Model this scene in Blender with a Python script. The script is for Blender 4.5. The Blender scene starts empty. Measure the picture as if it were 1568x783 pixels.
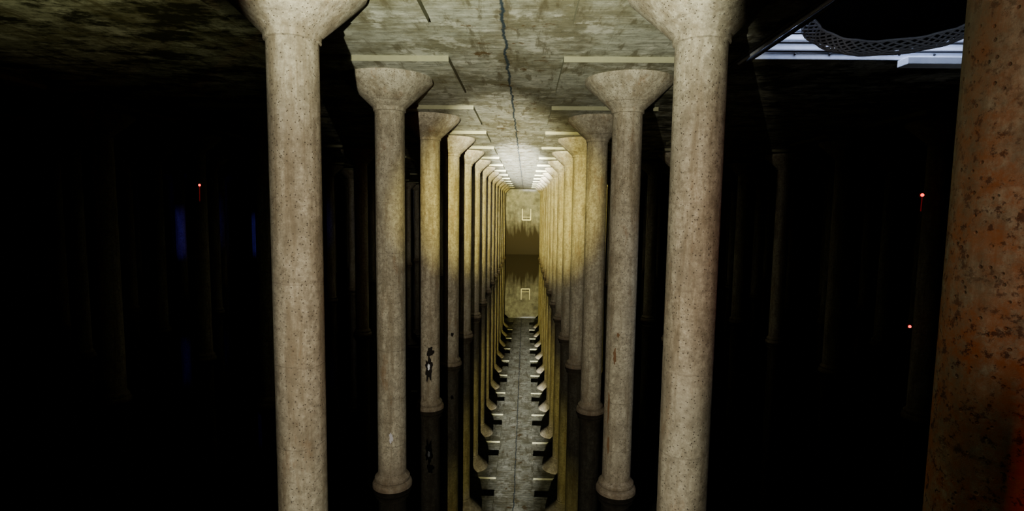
import bpy, bmesh, math, random
from mathutils import Vector, Matrix, Euler
random.seed(4)
S=bpy.context.scene
try:
    S.view_settings.view_transform='AgX'
    S.view_settings.look='AgX - Medium High Contrast'
except Exception as e: print(e)
CZ=5.37; PU=CZ+2.35; CE=CZ+2.44
XL=-2.52; XR=1.82; SP=4.34; D1=6.0; DS=4.2; NW=15
YW=D1+DS*14.35; XMIN=-37.0; XMAX=43.0; YB=-5.0
# ---------------- node helpers
def newmat(n):
    m=bpy.data.materials.new(n); m.use_nodes=True; t=m.node_tree; t.nodes.clear()
    o=t.nodes.new('ShaderNodeOutputMaterial'); b=t.nodes.new('ShaderNodeBsdfPrincipled')
    t.links.new(b.outputs[0],o.inputs[0]); return m,t,b
def N(t,k,**kw):
    n=t.nodes.new(k)
    for a,v in kw.items():
        if a.startswith('i_'): n.inputs[a[2:].replace('_',' ')].default_value=v
        else: setattr(n,a,v)
    return n
def noise(t,vec,scale,detail=6,rough=.6):
    n=N(t,'ShaderNodeTexNoise',i_Scale=scale,i_Detail=detail,i_Roughness=rough); t.links.new(vec,n.inputs['Vector']); return n.outputs['Fac']
def ramp(t,f,stops):
    r=t.nodes.new('ShaderNodeValToRGB'); e=r.color_ramp.elements
    while len(e)<len(stops): e.new(.5)
    for i,(p,c) in enumerate(stops):
        e[i].position=p; e[i].color=(c if len(c)==4 else (*c,1)) if isinstance(c,tuple) else (c,c,c,1)
    t.links.new(f,r.inputs[0]); return r.outputs[0]
def mix(t,f,a,b,mode='MIX'):
    m=N(t,'ShaderNodeMix',data_type='RGBA',blend_type=mode)
    for s,v in ((m.inputs[0],f),(m.inputs[6],a),(m.inputs[7],b)):
        if hasattr(v,'links'): t.links.new(v,s)
        elif isinstance(v,tuple): s.default_value=(*v,1) if len(v)==3 else v
        else: s.default_value=v
    return m.outputs[2]
def math_(t,op,a,b=None,c=None):
    m=N(t,'ShaderNodeMath',operation=op)
    for i,v in enumerate((a,b,c)):
        if v is None: continue
        if hasattr(v,'links'): t.links.new(v,m.inputs[i])
        else: m.inputs[i].default_value=v
    return m.outputs[0]
def mapping(t,vec,scale):
    m=N(t,'ShaderNodeMapping'); m.inputs['Scale'].default_value=scale; t.links.new(vec,m.inputs[0]); return m.outputs[0]
def bump(t,b,h,strength,dist=.02):
    n=N(t,'ShaderNodeBump',i_Strength=strength,i_Distance=dist); t.links.new(h,n.inputs['Height']); t.links.new(n.outputs[0],b.inputs['Normal'])
def pits(t,vec,scale,th):
    v=N(t,'ShaderNodeTexVoronoi',i_Scale=scale); t.links.new(vec,v.inputs['Vector'])
    return ramp(t,v.outputs['Distance'],[(th*.6,1.0),(th,0.0)])
def simple(n,col,rough=.6,metal=0,emit=None,es=0):
    m,t,b=newmat(n); g=N(t,'ShaderNodeTexCoord').outputs['Object']
    c=mix(t,noise(t,g,9),tuple(x*.8 for x in col),tuple(min(1,x*1.15) for x in col))
    t.links.new(c,b.inputs['Base Color']); b.inputs['Roughness'].default_value=rough; b.inputs['Metallic'].default_value=metal
    if emit: b.inputs['Emission Color'].default_value=(*emit,1); b.inputs['Emission Strength'].default_value=es
    return m
# column concrete
def column_mat(name,rusty=False):
    m,t,b=newmat(name); g=N(t,'ShaderNodeNewGeometry').outputs['Position']
    n1=noise(t,g,1.3,5); n2=noise(t,g,13,10,.85); n3=noise(t,mapping(t,g,(6,6,.6)),1,6,.7)
    c=ramp(t,n2,[(.35,(.14,.125,.097)),(.48,(.31,.285,.222)),(.64,(.50,.468,.38))])
    c=mix(t,ramp(t,n1,[(.4,0.0),(.7,.4)]),c,(.38,.365,.305))
    c=mix(t,ramp(t,n3,[(.47,0.0),(.62,.65)]),c,(.175,.143,.095))
    n4=noise(t,mapping(t,g,(2,2,1.2)),1.7,8,.75)
    c=mix(t,ramp(t,n4,[(.49,0.0),(.61,.5)]),c,(.155,.133,.097))
    sep=N(t,'ShaderNodeSeparateXYZ'); t.links.new(g,sep.inputs[0])
    z=math_(t,'ADD',sep.outputs[2],math_(t,'MULTIPLY',noise(t,g,2.5),.12))
    fr=math_(t,'FRACT',math_(t,'MULTIPLY',z,1/.92))
    line=ramp(t,fr,[(0.0,1.0),(.02,0.0)])
    c=mix(t,math_(t,'MULTIPLY',line,.3),c,(.2,.17,.13))
    low=ramp(t,math_(t,'DIVIDE',sep.outputs[2],8.0),[(0.0,1.0),(.035,.55),(.1,0.0)])
    c=mix(t,math_(t,'MULTIPLY',low,math_(t,'ADD',n1,.2)),c,(.09,.06,.04))
    p=pits(t,g,26,.2); c=mix(t,math_(t,'MULTIPLY',p,.8),c,(.08,.065,.052))
    rf=noise(t,mapping(t,g,(3.1,3.1,1.1)),1,7,.7)
    c=mix(t,ramp(t,rf,[(.58,0.0),(.68,.5)]),c,(.21,.13,.07))
    if rusty:
        fx=math_(t,'MULTIPLY',math_(t,'SUBTRACT',sep.outputs[0],1.75),-.45)
        zz=math_(t,'ADD',math_(t,'ADD',math_(t,'DIVIDE',sep.outputs[2],8.0),fx),math_(t,'MULTIPLY',math_(t,'SUBTRACT',noise(t,g,2.2,8,.7),.5),.6))
        zf=ramp(t,zz,[(.66,1.0),(.86,.05)])
        c=mix(t,math_(t,'MULTIPLY',zf,ramp(t,noise(t,g,9,9,.8),[(.40,.15),(.56,1.0)])),c,(.36,.12,.035))
        sp=ramp(t,noise(t,g,24,7,.75),[(.54,0.0),(.59,1.0)])
        c=mix(t,math_(t,'MULTIPLY',sp,math_(t,'ADD',math_(t,'MULTIPLY',zf,.75),.15)),c,(.05,.016,.011))
    t.links.new(c,b.inputs['Base Color']); b.inputs['Roughness'].default_value=.85
    h=math_(t,'SUBTRACT',n2,math_(t,'ADD',p,math_(t,'MULTIPLY',line,.6))); bump(t,b,h,.7,.016)
    return m
M_col=column_mat('column_concrete'); M_colr=column_mat('rusty_column_concrete',True)
def ceiling_mat():
    m,t,b=newmat('ceiling_concrete'); geo=N(t,'ShaderNodeNewGeometry'); g=geo.outputs['Position']
    sep=N(t,'ShaderNodeSeparateXYZ'); t.links.new(g,sep.inputs[0])
    n1=noise(t,g,.9,8,.7); n2=noise(t,mapping(t,g,(1.0,6,6)),1.6,7,.7); n3=noise(t,g,9,8,.8)
    c=ramp(t,n2,[(.3,(.22,.225,.185)),(.5,(.41,.42,.355)),(.7,(.60,.61,.54))])
    c=mix(t,ramp(t,n1,[(.44,0.0),(.58,.8)]),c,(.18,.17,.105))
    c=mix(t,ramp(t,n3,[(.48,0.0),(.64,.6)]),c,(.12,.115,.08))
    c=mix(t,ramp(t,noise(t,mapping(t,g,(1,1,1)),2.1,8,.7),[(.54,0.0),(.62,.6)]),c,(.66,.67,.60))
    c=mix(t,ramp(t,noise(t,mapping(t,g,(4,.7,1)),1.3,8,.7),[(.54,0.0),(.62,.7)]),c,(.12,.105,.06))
    y=math_(t,'ADD',sep.outputs[1],math_(t,'MULTIPLY',noise(t,g,.7),.15))
    l1=ramp(t,math_(t,'FRACT',math_(t,'MULTIPLY',y,1/1.4)),[(0.0,1.0),(.03,0.0)])
    l2=ramp(t,math_(t,'FRACT',math_(t,'MULTIPLY',y,1/.2)),[(0.0,.4),(.1,0.0)])
    l=math_(t,'MAXIMUM',l1,l2)
    c=mix(t,math_(t,'MULTIPLY',l,.65),c,(.09,.08,.055))
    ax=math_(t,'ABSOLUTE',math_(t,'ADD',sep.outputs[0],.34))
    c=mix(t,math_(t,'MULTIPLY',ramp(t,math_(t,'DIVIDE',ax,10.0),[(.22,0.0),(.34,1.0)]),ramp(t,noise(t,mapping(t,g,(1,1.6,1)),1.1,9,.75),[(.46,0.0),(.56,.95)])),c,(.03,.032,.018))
    wob=math_(t,'MULTIPLY',math_(t,'SUBTRACT',noise(t,g,1.7,8,.75),.5),.22)
    cr=math_(t,'ABSOLUTE',math_(t,'ADD',math_(t,'ADD',sep.outputs[0],.34),wob))
    cm=ramp(t,cr,[(.012,1.0),(.028,0.0)]); halo=ramp(t,cr,[(.03,.45),(.16,0.0)])
    c=mix(t,math_(t,'MULTIPLY',halo,noise(t,g,5)),c,(.17,.13,.07))
    c=mix(t,math_(t,'MULTIPLY',cm,.9),c,(.02,.045,.07))
    near=ramp(t,ax,[(.45,1.0),(1.3,0.0)])
    rp=ramp(t,noise(t,g,2.3,7,.65),[(.60,0.0),(.64,1.0)])
    c=mix(t,math_(t,'MULTIPLY',math_(t,'MULTIPLY',rp,near),.85),c,(.12,.07,.02))
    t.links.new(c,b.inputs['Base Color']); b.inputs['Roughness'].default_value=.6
    h=math_(t,'SUBTRACT',math_(t,'ADD',n2,math_(t,'MULTIPLY',n3,.6)),math_(t,'ADD',l,cm)); bump(t,b,h,.3,.02)
    return m
M_ceil=ceiling_mat()
def wall_mat():
    m,t,b=newmat('wall_concrete'); g=N(t,'ShaderNodeNewGeometry').outputs['Position']
    sep=N(t,'ShaderNodeSeparateXYZ'); t.links.new(g,sep.inputs[0])
    n2=noise(t,g,1.3,8,.7); st=noise(t,mapping(t,g,(2.6,2.6,.25)),1,6)
    c=ramp(t,n2,[(.35,(.09,.095,.115)),(.65,(.23,.24,.28))])
    f=ramp(t,math_(t,'ADD',math_(t,'DIVIDE',sep.outputs[2],7.7),math_(t,'MULTIPLY',math_(t,'SUBTRACT',st,.5),.7)),[(.34,1.0),(.64,0.0)])  # lower wall painted dark for the unlit part, broken up by drip streaks
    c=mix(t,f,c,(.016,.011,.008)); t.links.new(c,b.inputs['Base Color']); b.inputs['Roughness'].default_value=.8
    bump(t,b,n2,.4,.03); return m
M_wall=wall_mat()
def water_mat():
    m,t,b=newmat('still_water'); b.inputs['Base Color'].default_value=(.003,.004,.004,1)
    b.inputs['Roughness'].default_value=.0; b.inputs['IOR'].default_value=1.46
    g=N(t,'ShaderNodeNewGeometry').outputs['Position']
    bump(t,b,noise(t,g,.9,2,.4),.02,.02); return m
M_water=water_mat()
M_edge=simple('painted_shade_panel_edge',(.22,.22,.15),.85)  # panel side faces painted darker to hold down the light they catch
M_steel=simple('galvanised_steel',(.5,.5,.48),.45,.6)
M_white=simple('white_painted_panel',(.75,.80,.92),.5)
M_black=simple('black_tarp',(.004,.004,.005),.95)
M_rope=simple('grey_rope',(.62,.64,.70),.8)
M_dark=simple('dark_cable',(.03,.03,.035),.6)
M_red=simple('red_indicator_glow',(.6,.02,.01),.4,0,(1,.05,.03),4)
M_redd=simple('red_cord_glow',(.4,.02,.01),.4,0,(1,.05,.03),.10)
M_paintw=simple('pale_ladder_metal',(.85,.86,.86),.5)
M_spall=simple('spalled_dark_void',(.012,.01,.009),.9)
M_patchw=simple('limescale',(.75,.78,.85),.7)
# ---------------- mesh helpers
def obj(name,verts,faces,mat,smooth=False,parent=None):
    me=bpy.data.meshes.new(name); me.from_pydata(verts,[],faces); me.update()
    if smooth:
        for p in me.polygons: p.use_smooth=True
    me.materials.append(mat); o=bpy.data.objects.new(name,me); S.collection.objects.link(o)
    if parent: o.parent=parent
    return o
def boxes(name,bl,mat,parent=None,bev=0):
    V=[];F=[]
    for (x0,x1,y0,y1,z0,z1) in bl:
        k=len(V); V+=[(x,y,z) for z in (z0,z1) for y in (y0,y1) for x in (x0,x1)]
        F+=[tuple(k+i for i in f) for f in ((0,2,3,1),(4,5,7,6),(0,1,5,4),(2,6,7,3),(0,4,6,2),(1,3,7,5))]
    o=obj(name,V,F,mat,parent=parent)
    if bev:
        md=o.modifiers.new('bev','BEVEL'); md.width=bev; md.segments=2
    return o
def tube(name,pts,r,mat,parent=None,res=3):
    cu=bpy.data.curves.new(name,'CURVE'); cu.dimensions='3D'; cu.bevel_depth=r; cu.bevel_resolution=res; cu.use_fill_caps=True
    for P in (pts if isinstance(pts[0][0],(tuple,list)) else [pts]):
        s=cu.splines.new('POLY'); s.points.add(len(P)-1)
        for i,p in enumerate(P): s.points[i].co=(*p,1)
    cu.materials.append(mat); o=bpy.data.objects.new(name,cu); S.collection.objects.link(o)
    if parent: o.parent=parent
    return o
def lathe_mesh(name,prof,mat,seg=72):
    V=[];F=[]
    for r,z in prof:
        for i in range(seg):
            a=2*math.pi*i/seg; V.append((r*math.cos(a),r*math.sin(a),z))
    for j in range(len(prof)-1):
        for i in range(seg):
            k=(i+1)%seg; F.append((j*seg+i,j*seg+k,(j+1)*seg+k,(j+1)*seg+i))
    F.append(tuple(range(seg))[::-1]); F.append(tuple(range((len(prof)-1)*seg,len(prof)*seg)))
    me=bpy.data.meshes.new(name); me.from_pydata(V,[],F); me.update()
    for p in me.polygons: p.use_smooth=True
    me.materials.append(mat)
    try: me.set_sharp_from_angle(angle=math.radians(25))
    except Exception as e: print(e)
    return me
R=.27
prof=[(.38,-.25),(.38,.06),(.36,.10),(.32,.12),(.335,.15),(.335,.19),(.29,.24),(R,.27)]
for i in range(1,14): prof.append((R,.27+(PU-.60-.27)*i/13))
prof+=[(R+.025,PU-.59),(R+.03,PU-.53),(.77,PU-.09),(.785,PU-.06),(.785,PU)]
ME=lathe_mesh('concrete_column',prof,M_col); MER=lathe_mesh('rusty_concrete_column',prof,M_colr)
# ---------------- shell
boxes('floor',[(XMIN,XMAX,YB,YW,-.4,-.25)],simple('basin_floor',(.06,.055,.045),.9))
obj('water_surface',[(XMIN,YB,0),(XMAX,YB,0),(XMAX,YW,0),(XMIN,YW,0)],[(0,1,2,3)],M_water)
HX0,HX1,HY0,HY1=3.40,7.4,5.3,9.05
ceil=boxes('ceiling',[(XMIN,HX0,YB,YW,CE,CE+.3),(HX1,XMAX,YB,YW,CE,CE+.3),(HX0,HX1,YB,HY0,CE,CE+.3),(HX0,HX1,HY1,YW,CE,CE+.3)],M_ceil)
boxes('wall_far',[(XMIN-.3,XMAX+.3,YW,YW+.3,-.4,CE+.3)],M_wall)
boxes('wall_back',[(XMIN-.3,XMAX+.3,YB-.3,YB,-.4,CE+.3)],M_wall)
boxes('wall_left',[(XMIN-.3,XMIN,YB,YW,-.4,CE+.3)],M_wall)
boxes('wall_right',[(XMAX,XMAX+.3,YB,YW,-.4,CE+.3)],M_wall)
# ---------------- columns + drop panels
field=bpy.data.objects.new('concrete_column_field',None); S.collection.objects.link(field)
panels=[]
for r in range(-7,10):
    x=XL+SP*r
    for k in range(-1,14):
        y=D1+DS*k
        if (r,k) in ((2,0),(2,1),(2,2),(-1,1),(-1,0),(-1,3),(-1,6),(-1,7)): continue
        if r==1 and k==-1: y=1.97
        me=MER if (r==1 and k==-1) else ME
        nm='concrete_column' if r in (0,1) else 'column'
        c=bpy.data.objects.new(nm,me); S.collection.objects.link(c); c.location=(x,y,0)
        c.rotation_euler[2]=random.uniform(0,6)
        if r not in (0,1): c.parent=field
        h=1.25; panels.append((x-h,x+h,y-h+.05,y+h-.05,PU,CE))
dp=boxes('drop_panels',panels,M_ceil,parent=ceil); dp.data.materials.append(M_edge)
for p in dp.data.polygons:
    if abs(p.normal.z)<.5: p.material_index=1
# ---------------- wall ladder
lx,ly=.1,YW
lad=bpy.data.objects.new('wall_ladder',None); S.collection.objects.link(lad)
zt,zb=CZ+.1,CZ-1.2
for i,sx in enumerate((-.5,.5)):
    tube('rail_%d'%(i+1),[(lx+sx,ly,zt),(lx+sx,ly-.25,zt),(lx+sx,ly-.25,zb)],.06,M_paintw,lad)
for i,z in enumerate((zb,zb+.35)): tube('rung_%d'%(i+1),[(lx-.5,ly-.25,z),(lx+.5,ly-.25,z)],.07 if i==0 else .03,M_paintw,lad)
# ---------------- hatch shaft
hs=bpy.data.objects.new('access_hatch',None); S.collection.objects.link(hs)
T=CE+.3; H=CE+1.3
boxes('shaft_back_panel',[(HX0,HX1,HY1,HY1+.1,T,H)],M_white,hs)
boxes('shaft_liner',[(HX0,HX1,HY1-.04,HY1-.005,CE-.02,H)],M_white,hs)
boxes('shaft_left_panel',[(HX0-.1,HX0,HY0,HY1,T,H)],M_white,hs)
boxes('shaft_right_panel',[(HX1,HX1+.1,HY0,HY1,T,H)],M_white,hs)
boxes('shaft_front_panel',[(HX0,HX1,HY0-.1,HY0,T,H)],M_white,hs)
boxes('shaft_lid',[(HX0-.1,HX1+.1,HY0-.1,HY1+.1,H,H+.1)],M_black,hs)
boxes('ledge',[(5.75,HX1-.02,HY1-.35,HY1-.1,CE-.16,CE-.05)],M_white,hs,.01)
tube('rails',[[(HX0,HY1-.1,CE+z),(HX1,HY1-.1,CE+z)] for z in (.09,.22,.36,.5)],.018,M_dark,hs)
tube('top_pipe',[(HX0+.2,HY1-.15,CE+.86),(HX1,HY1-.15,CE+.86)],.035,M_white,hs)
tube('edge_pipes',[[(HX0-.12,HY0-1.2,CE-.06),(HX0-.12,HY1+.4,CE-.06)],[(HX0+.06,HY0-.0,CE-.06),(HX0+.06,HY1-.06,CE-.06)]],.03,M_dark,hs)
tube('edge_conduit',[(HX0-.02,HY0,CE-.05),(HX0-.02,HY1+.1,CE-.05)],.025,M_white,hs)
for i in range(14):
    a=HX0+.25+i*.27
    bpy.ops.mesh.primitive_uv_sphere_add(radius=.018,location=(a,HY1-.045,CE+.06+.4*(i%2)),segments=10,ring_count=6)
    q=bpy.context.object; q.name='bolt_%d'%(i+1); q.data.materials.append(M_dark); q.parent=hs
# net sling with tarp bundle
net=bpy.data.objects.new('cargo_net_bundle',None); S.collection.objects.link(net)
C=Vector((4.86,7.6,CE+.31)); rx,ry,rz=1.13,.55,.56; A0=math.radians(-25)
def loc(x,y,z): return (C.x+x*math.cos(A0)-y*math.sin(A0),C.y+x*math.sin(A0)+y*math.cos(A0),C.z+z)
V=[];F=[];nu,nv=48,16
for j in range(nv+1):
    ph=-math.pi/2+math.pi*j/nv; cp=max(1e-6,math.cos(ph))**.8
    for i in range(nu):
        a=2*math.pi*i/nu; w=1+.025*math.sin(5*a+3*ph)
        V.append(loc(rx*w*cp*math.cos(a),ry*w*cp*math.sin(a),math.sin(ph)*(rz if ph<0 else .55)))
for j in range(nv):
    for i in range(nu):
        k=(i+1)%nu; F.append((j*nu+i,j*nu+k,(j+1)*nu+k,(j+1)*nu+i))
obj('tarp_bundle',V,F,M_black,True,net)
nt=30;npsi=5
def bp(i,j):
    th=math.radians(183)+math.radians(174)*i/nt; ps=math.radians(-16+46*j/npsi)
    q=1+.012*math.sin(i*1.7+j)
    return loc((rx+.05)*q*math.copysign(abs(math.cos(th))**.85,math.cos(th))*math.cos(ps),-(ry+.05)*math.sin(ps),(rz+.05)*q*math.sin(th)*math.cos(ps))
lines=[]
for s in range(-npsi,nt+1):
    for d in (1,-1):
        L=[]
        for j in range(npsi+1):
            i=s+(j if d==1 else npsi-j)
            if 0<=i<=nt: L.append(bp(i,j))
        if len(L)>1: lines.append(L)
tube('net_mesh',lines,.013,M_rope,net,1)
tube('net_edges',[[bp(i,0) for i in range(nt+1)],[bp(i,npsi) for i in range(nt+1)]],.016,M_rope,net,1)
tube('net_hangers',[[bp(0,0),(HX0+.1,HY0+.3,H)],[bp(0,npsi),(HX0+.1,HY1-.2,H)],[bp(nt,0),(HX1-.1,HY1-.2,H)],[bp(nt,npsi),(HX1-.1,HY0+.3,H)]],.015,M_rope,net)
# ---------------- damage on columns
def patch(name,cx,cy,ang,z,w,h,mat,parent=None,seed=0,zo=0):
    rnd=random.Random(seed); n=26; rr=R+.006+zo; ring=[]
    for i in range(n):
        a=2*math.pi*i/n; s=rnd.uniform(.6,1.1); ring.append((w/2*s*math.cos(a),h/2*s*math.sin(a)))
    V=[(cx+rr*math.cos(ang),cy+rr*math.sin(ang),z)]
    for f in (.5,1):
        for u,v in ring:
            V.append((cx+rr*math.cos(ang+u*f/R),cy+rr*math.sin(ang+u*f/R),z+v*f))
    F=[(0,1+i,1+(i+1)%n) for i in range(n)]+[(1+i,1+n+i,1+n+(i+1)%n,1+(i+1)%n) for i in range(n)]
    return obj(name,V,F,mat,True,parent)
sd=bpy.data.objects.new('spalled_concrete_damage',None); S.collection.objects.link(sd)
y3=D1+2*DS
patch('void_1',XL,y3,-1.5,1.15,.22,.75,M_spall,sd,1); patch('void_2',XL,y3,-1.35,1.6,.2,.3,M_spall,sd,2)
patch('scale_1',XL,y3,-1.5,1.2,.07,.2,M_patchw,sd,3,.004)
patch('void_3',XL,y3+DS,-1.3,1.1,.12,.16,M_spall,sd,5)
M_rust=simple('rust_stain',(.17,.10,.055),.9)
for i,(a,z,w,h) in enumerate(((-2.1,2.7,.06,.35),(-2.45,1.7,.05,.7),(-1.9,3.1,.06,.10),(-2.4,1.0,.06,.4))):
    patch('rust_%d'%(i+1),XR,D1+DS,a,z,w,h,M_rust,sd,10+i)
patch('scale_2',XL,D1+DS,-1.4,1.05,.08,.22,simple('pale_efflorescence',(.45,.45,.5),.8),sd,30)
# ---------------- red indicator lamps
def redlamp(x,y,z,n,cord=0):
    e=bpy.data.objects.new('red_indicator_lamp',None); S.collection.objects.link(e)
    bpy.ops.mesh.primitive_uv_sphere_add(radius=n,location=(x,y,z),segments=16,ring_count=10); q=bpy.context.object; q.name='lens'; q.data.materials.append(M_red); q.parent=e
    boxes('housing',[(x-n*1.3,x+n*1.3,y+n*.5,y+n*1.6,z-n*1.3,z+n*1.3)],M_dark,e)
    if cord: tube('cord',[(x,y,z-n),(x-.01,y,z-cord)],.012,M_redd,e)
redlamp(9.86,14.0,CZ+.50,.04,.4)
redlamp(9.82,14.0,CZ-2.83,.035)
redlamp(-10.18,17.0,CZ+.64,.035,.5)
# ---------------- lights
def spot(name,loc,tgt,power,col,ang,blend,fall=None,rad=.03):
    l=bpy.data.lights.new(name,'SPOT'); l.energy=power; l.color=col; l.spot_size=math.radians(ang); l.spot_blend=blend; l.shadow_soft_size=rad
    o=bpy.data.objects.new(name,l); S.collection.objects.link(o); o.location=loc
    d=Vector(tgt)-Vector(loc); o.rotation_euler=d.to_track_quat('-Z','Y').to_euler()
    if fall:
        l.use_nodes=True; t=l.node_tree; e=[n for n in t.nodes if n.type=='EMISSION'][0]
        f=t.nodes.new('ShaderNodeLightFalloff'); f.inputs[0].default_value=1; t.links.new(f.outputs[fall],e.inputs['Strength'])
    return o
lxp,lyp,lzp=-.95,-.6,4.75
wl=bpy.data.objects.new('added_beam_shutter',None); S.collection.objects.link(wl)  # unseen housing and stand, added to keep the light off the side rows
dl=.8
aL=math.atan2(-(XL-R)+lxp,D1-lyp)+math.radians(.1); aR=math.atan2(XR+R-lxp,D1-lyp)-math.radians(.1)
tl=math.tan(aL); tr=math.tan(aR)
def beam_flag(n,sx,tt):
    P=[(lxp+sx*.2,lyp+.05),(lxp+sx*tt*dl,lyp+dl)]; hh=1.4
    V=[(P[0][0],P[0][1],lzp-hh),(P[1][0],P[1][1],lzp-hh),(P[1][0],P[1][1],lzp+hh),(P[0][0],P[0][1],lzp+hh)]
    V+=[(x+sx*.01,y,z) for x,y,z in V]
    obj(n,V,[(0,1,2,3),(7,6,5,4),(0,4,5,1),(1,5,6,2),(2,6,7,3),(3,7,4,0)],M_black,parent=wl)
beam_flag('added_flag_1',-1,tl); beam_flag('added_flag_2',1,tr)  # added black plates that cut the light at both sides
boxes('lamp_body',[(lxp-.2,lxp+.2,lyp-.25,lyp-.06,lzp-.2,lzp+.2)],M_dark,wl,.02)
boxes('stand',[(lxp-.03,lxp+.03,lyp-.18,lyp-.12,-.25,lzp-.2),(lxp-.3,lxp+.3,lyp-.45,lyp+.15,-.25,-.2)],M_dark,wl)
LP=(lxp,lyp,lzp)
spot('flood_lamp',LP,(.0,10,4.2),245,(1,.925,.765),110,.2,'Linear')
spot('added_beam',LP,(.3,40,7.0),78,(1,.86,.28),22,.9,'Constant')  # added yellow beam that lifts the upper part of the far columns
def elev(d,a): return (-.3,lyp+d,lzp+d*math.tan(math.radians(a)))
spot('added_beam',LP,elev(30,5.6),1250,(1,.99,.92),6.6,1.0,'Constant')  # added narrow beam for the white glow on the far ceiling
spot('added_beam',LP,elev(30,8.5),200,(1,.97,.82),13,1.0,'Constant')  # added wider beam that softens the edge of the ceiling glow
spot('ceiling_fill',LP,(-.4,lyp+6,lzp+6),640,(.93,.96,.75),75,.7,'Linear')  # added upward fill that brightens the ceiling over the aisle
spot('ceiling_fill',(-5.2,4.0,5.2),(-5.8,6.0,CE),200,(.88,.88,.5),80,.7)  # added unseen fill for the ceiling on the left
spot('ceiling_fill',(8.0,7,5.8),(7.0,9.2,CE),22,(.8,.85,.9),75,1.0)  # added unseen fill for the ceiling on the right
spot('net_fill',(2.6,2.5,6.2),(4.9,7.5,CE-.1),80,(.85,.9,1),24,.6)  # added fill from outside the view to bring out the net
spot('red_lamp',(2.9,.3,3.9),(1.9,1.97,4.3),130,(1,.07,.02),60,.8)
spot('amber_fill',(.45,-.2,5.6),(1.70,1.9,5.6),90,(1,.74,.57),46,.8)  # added fill for the near right column, which the flood does not reach
al=bpy.data.lights.new('hatch_lamp','AREA'); al.energy=95; al.color=(.66,.75,1); al.shape='RECTANGLE'; al.size=3.2; al.size_y=.2; ao=bpy.data.objects.new('hatch_lamp',al); S.collection.objects.link(ao)
ao.location=(5.4,8.55,H-.12); ao.rotation_euler=Euler((math.radians(20),0,0))
spot('blue_lamp',(-10.0,16.8,4.0),(-11.2,22.8,4.2),420,(.12,.12,1),20,.8)
spot('blue_lamp',(-17.2,25.5,3),(-19.88,31.2,3.8),300,(.16,.12,1),32,.8)
w=bpy.data.worlds.new('World'); S.world=w; w.use_nodes=True; w.node_tree.nodes['Background'].inputs[0].default_value=(0,0,0,1)
# ---------------- camera
cam=bpy.data.cameras.new('Camera'); co=bpy.data.objects.new('Camera',cam); S.collection.objects.link(co)
cam.sensor_width=36; cam.lens=840/1568*36; cam.clip_end=300
f=840.; yaw=math.atan(20/f); pitch=math.radians(5.4); roll=math.radians(.75)
cam.shift_y=(f*math.tan(pitch)-70)/1568
Mx=Matrix.Rotation(yaw,4,'Z')@Matrix.Rotation(math.pi/2-pitch,4,'X')@Matrix.Rotation(roll,4,'Z')
co.matrix_world=Matrix.Translation((0,0,CZ))@Mx
S.camera=co
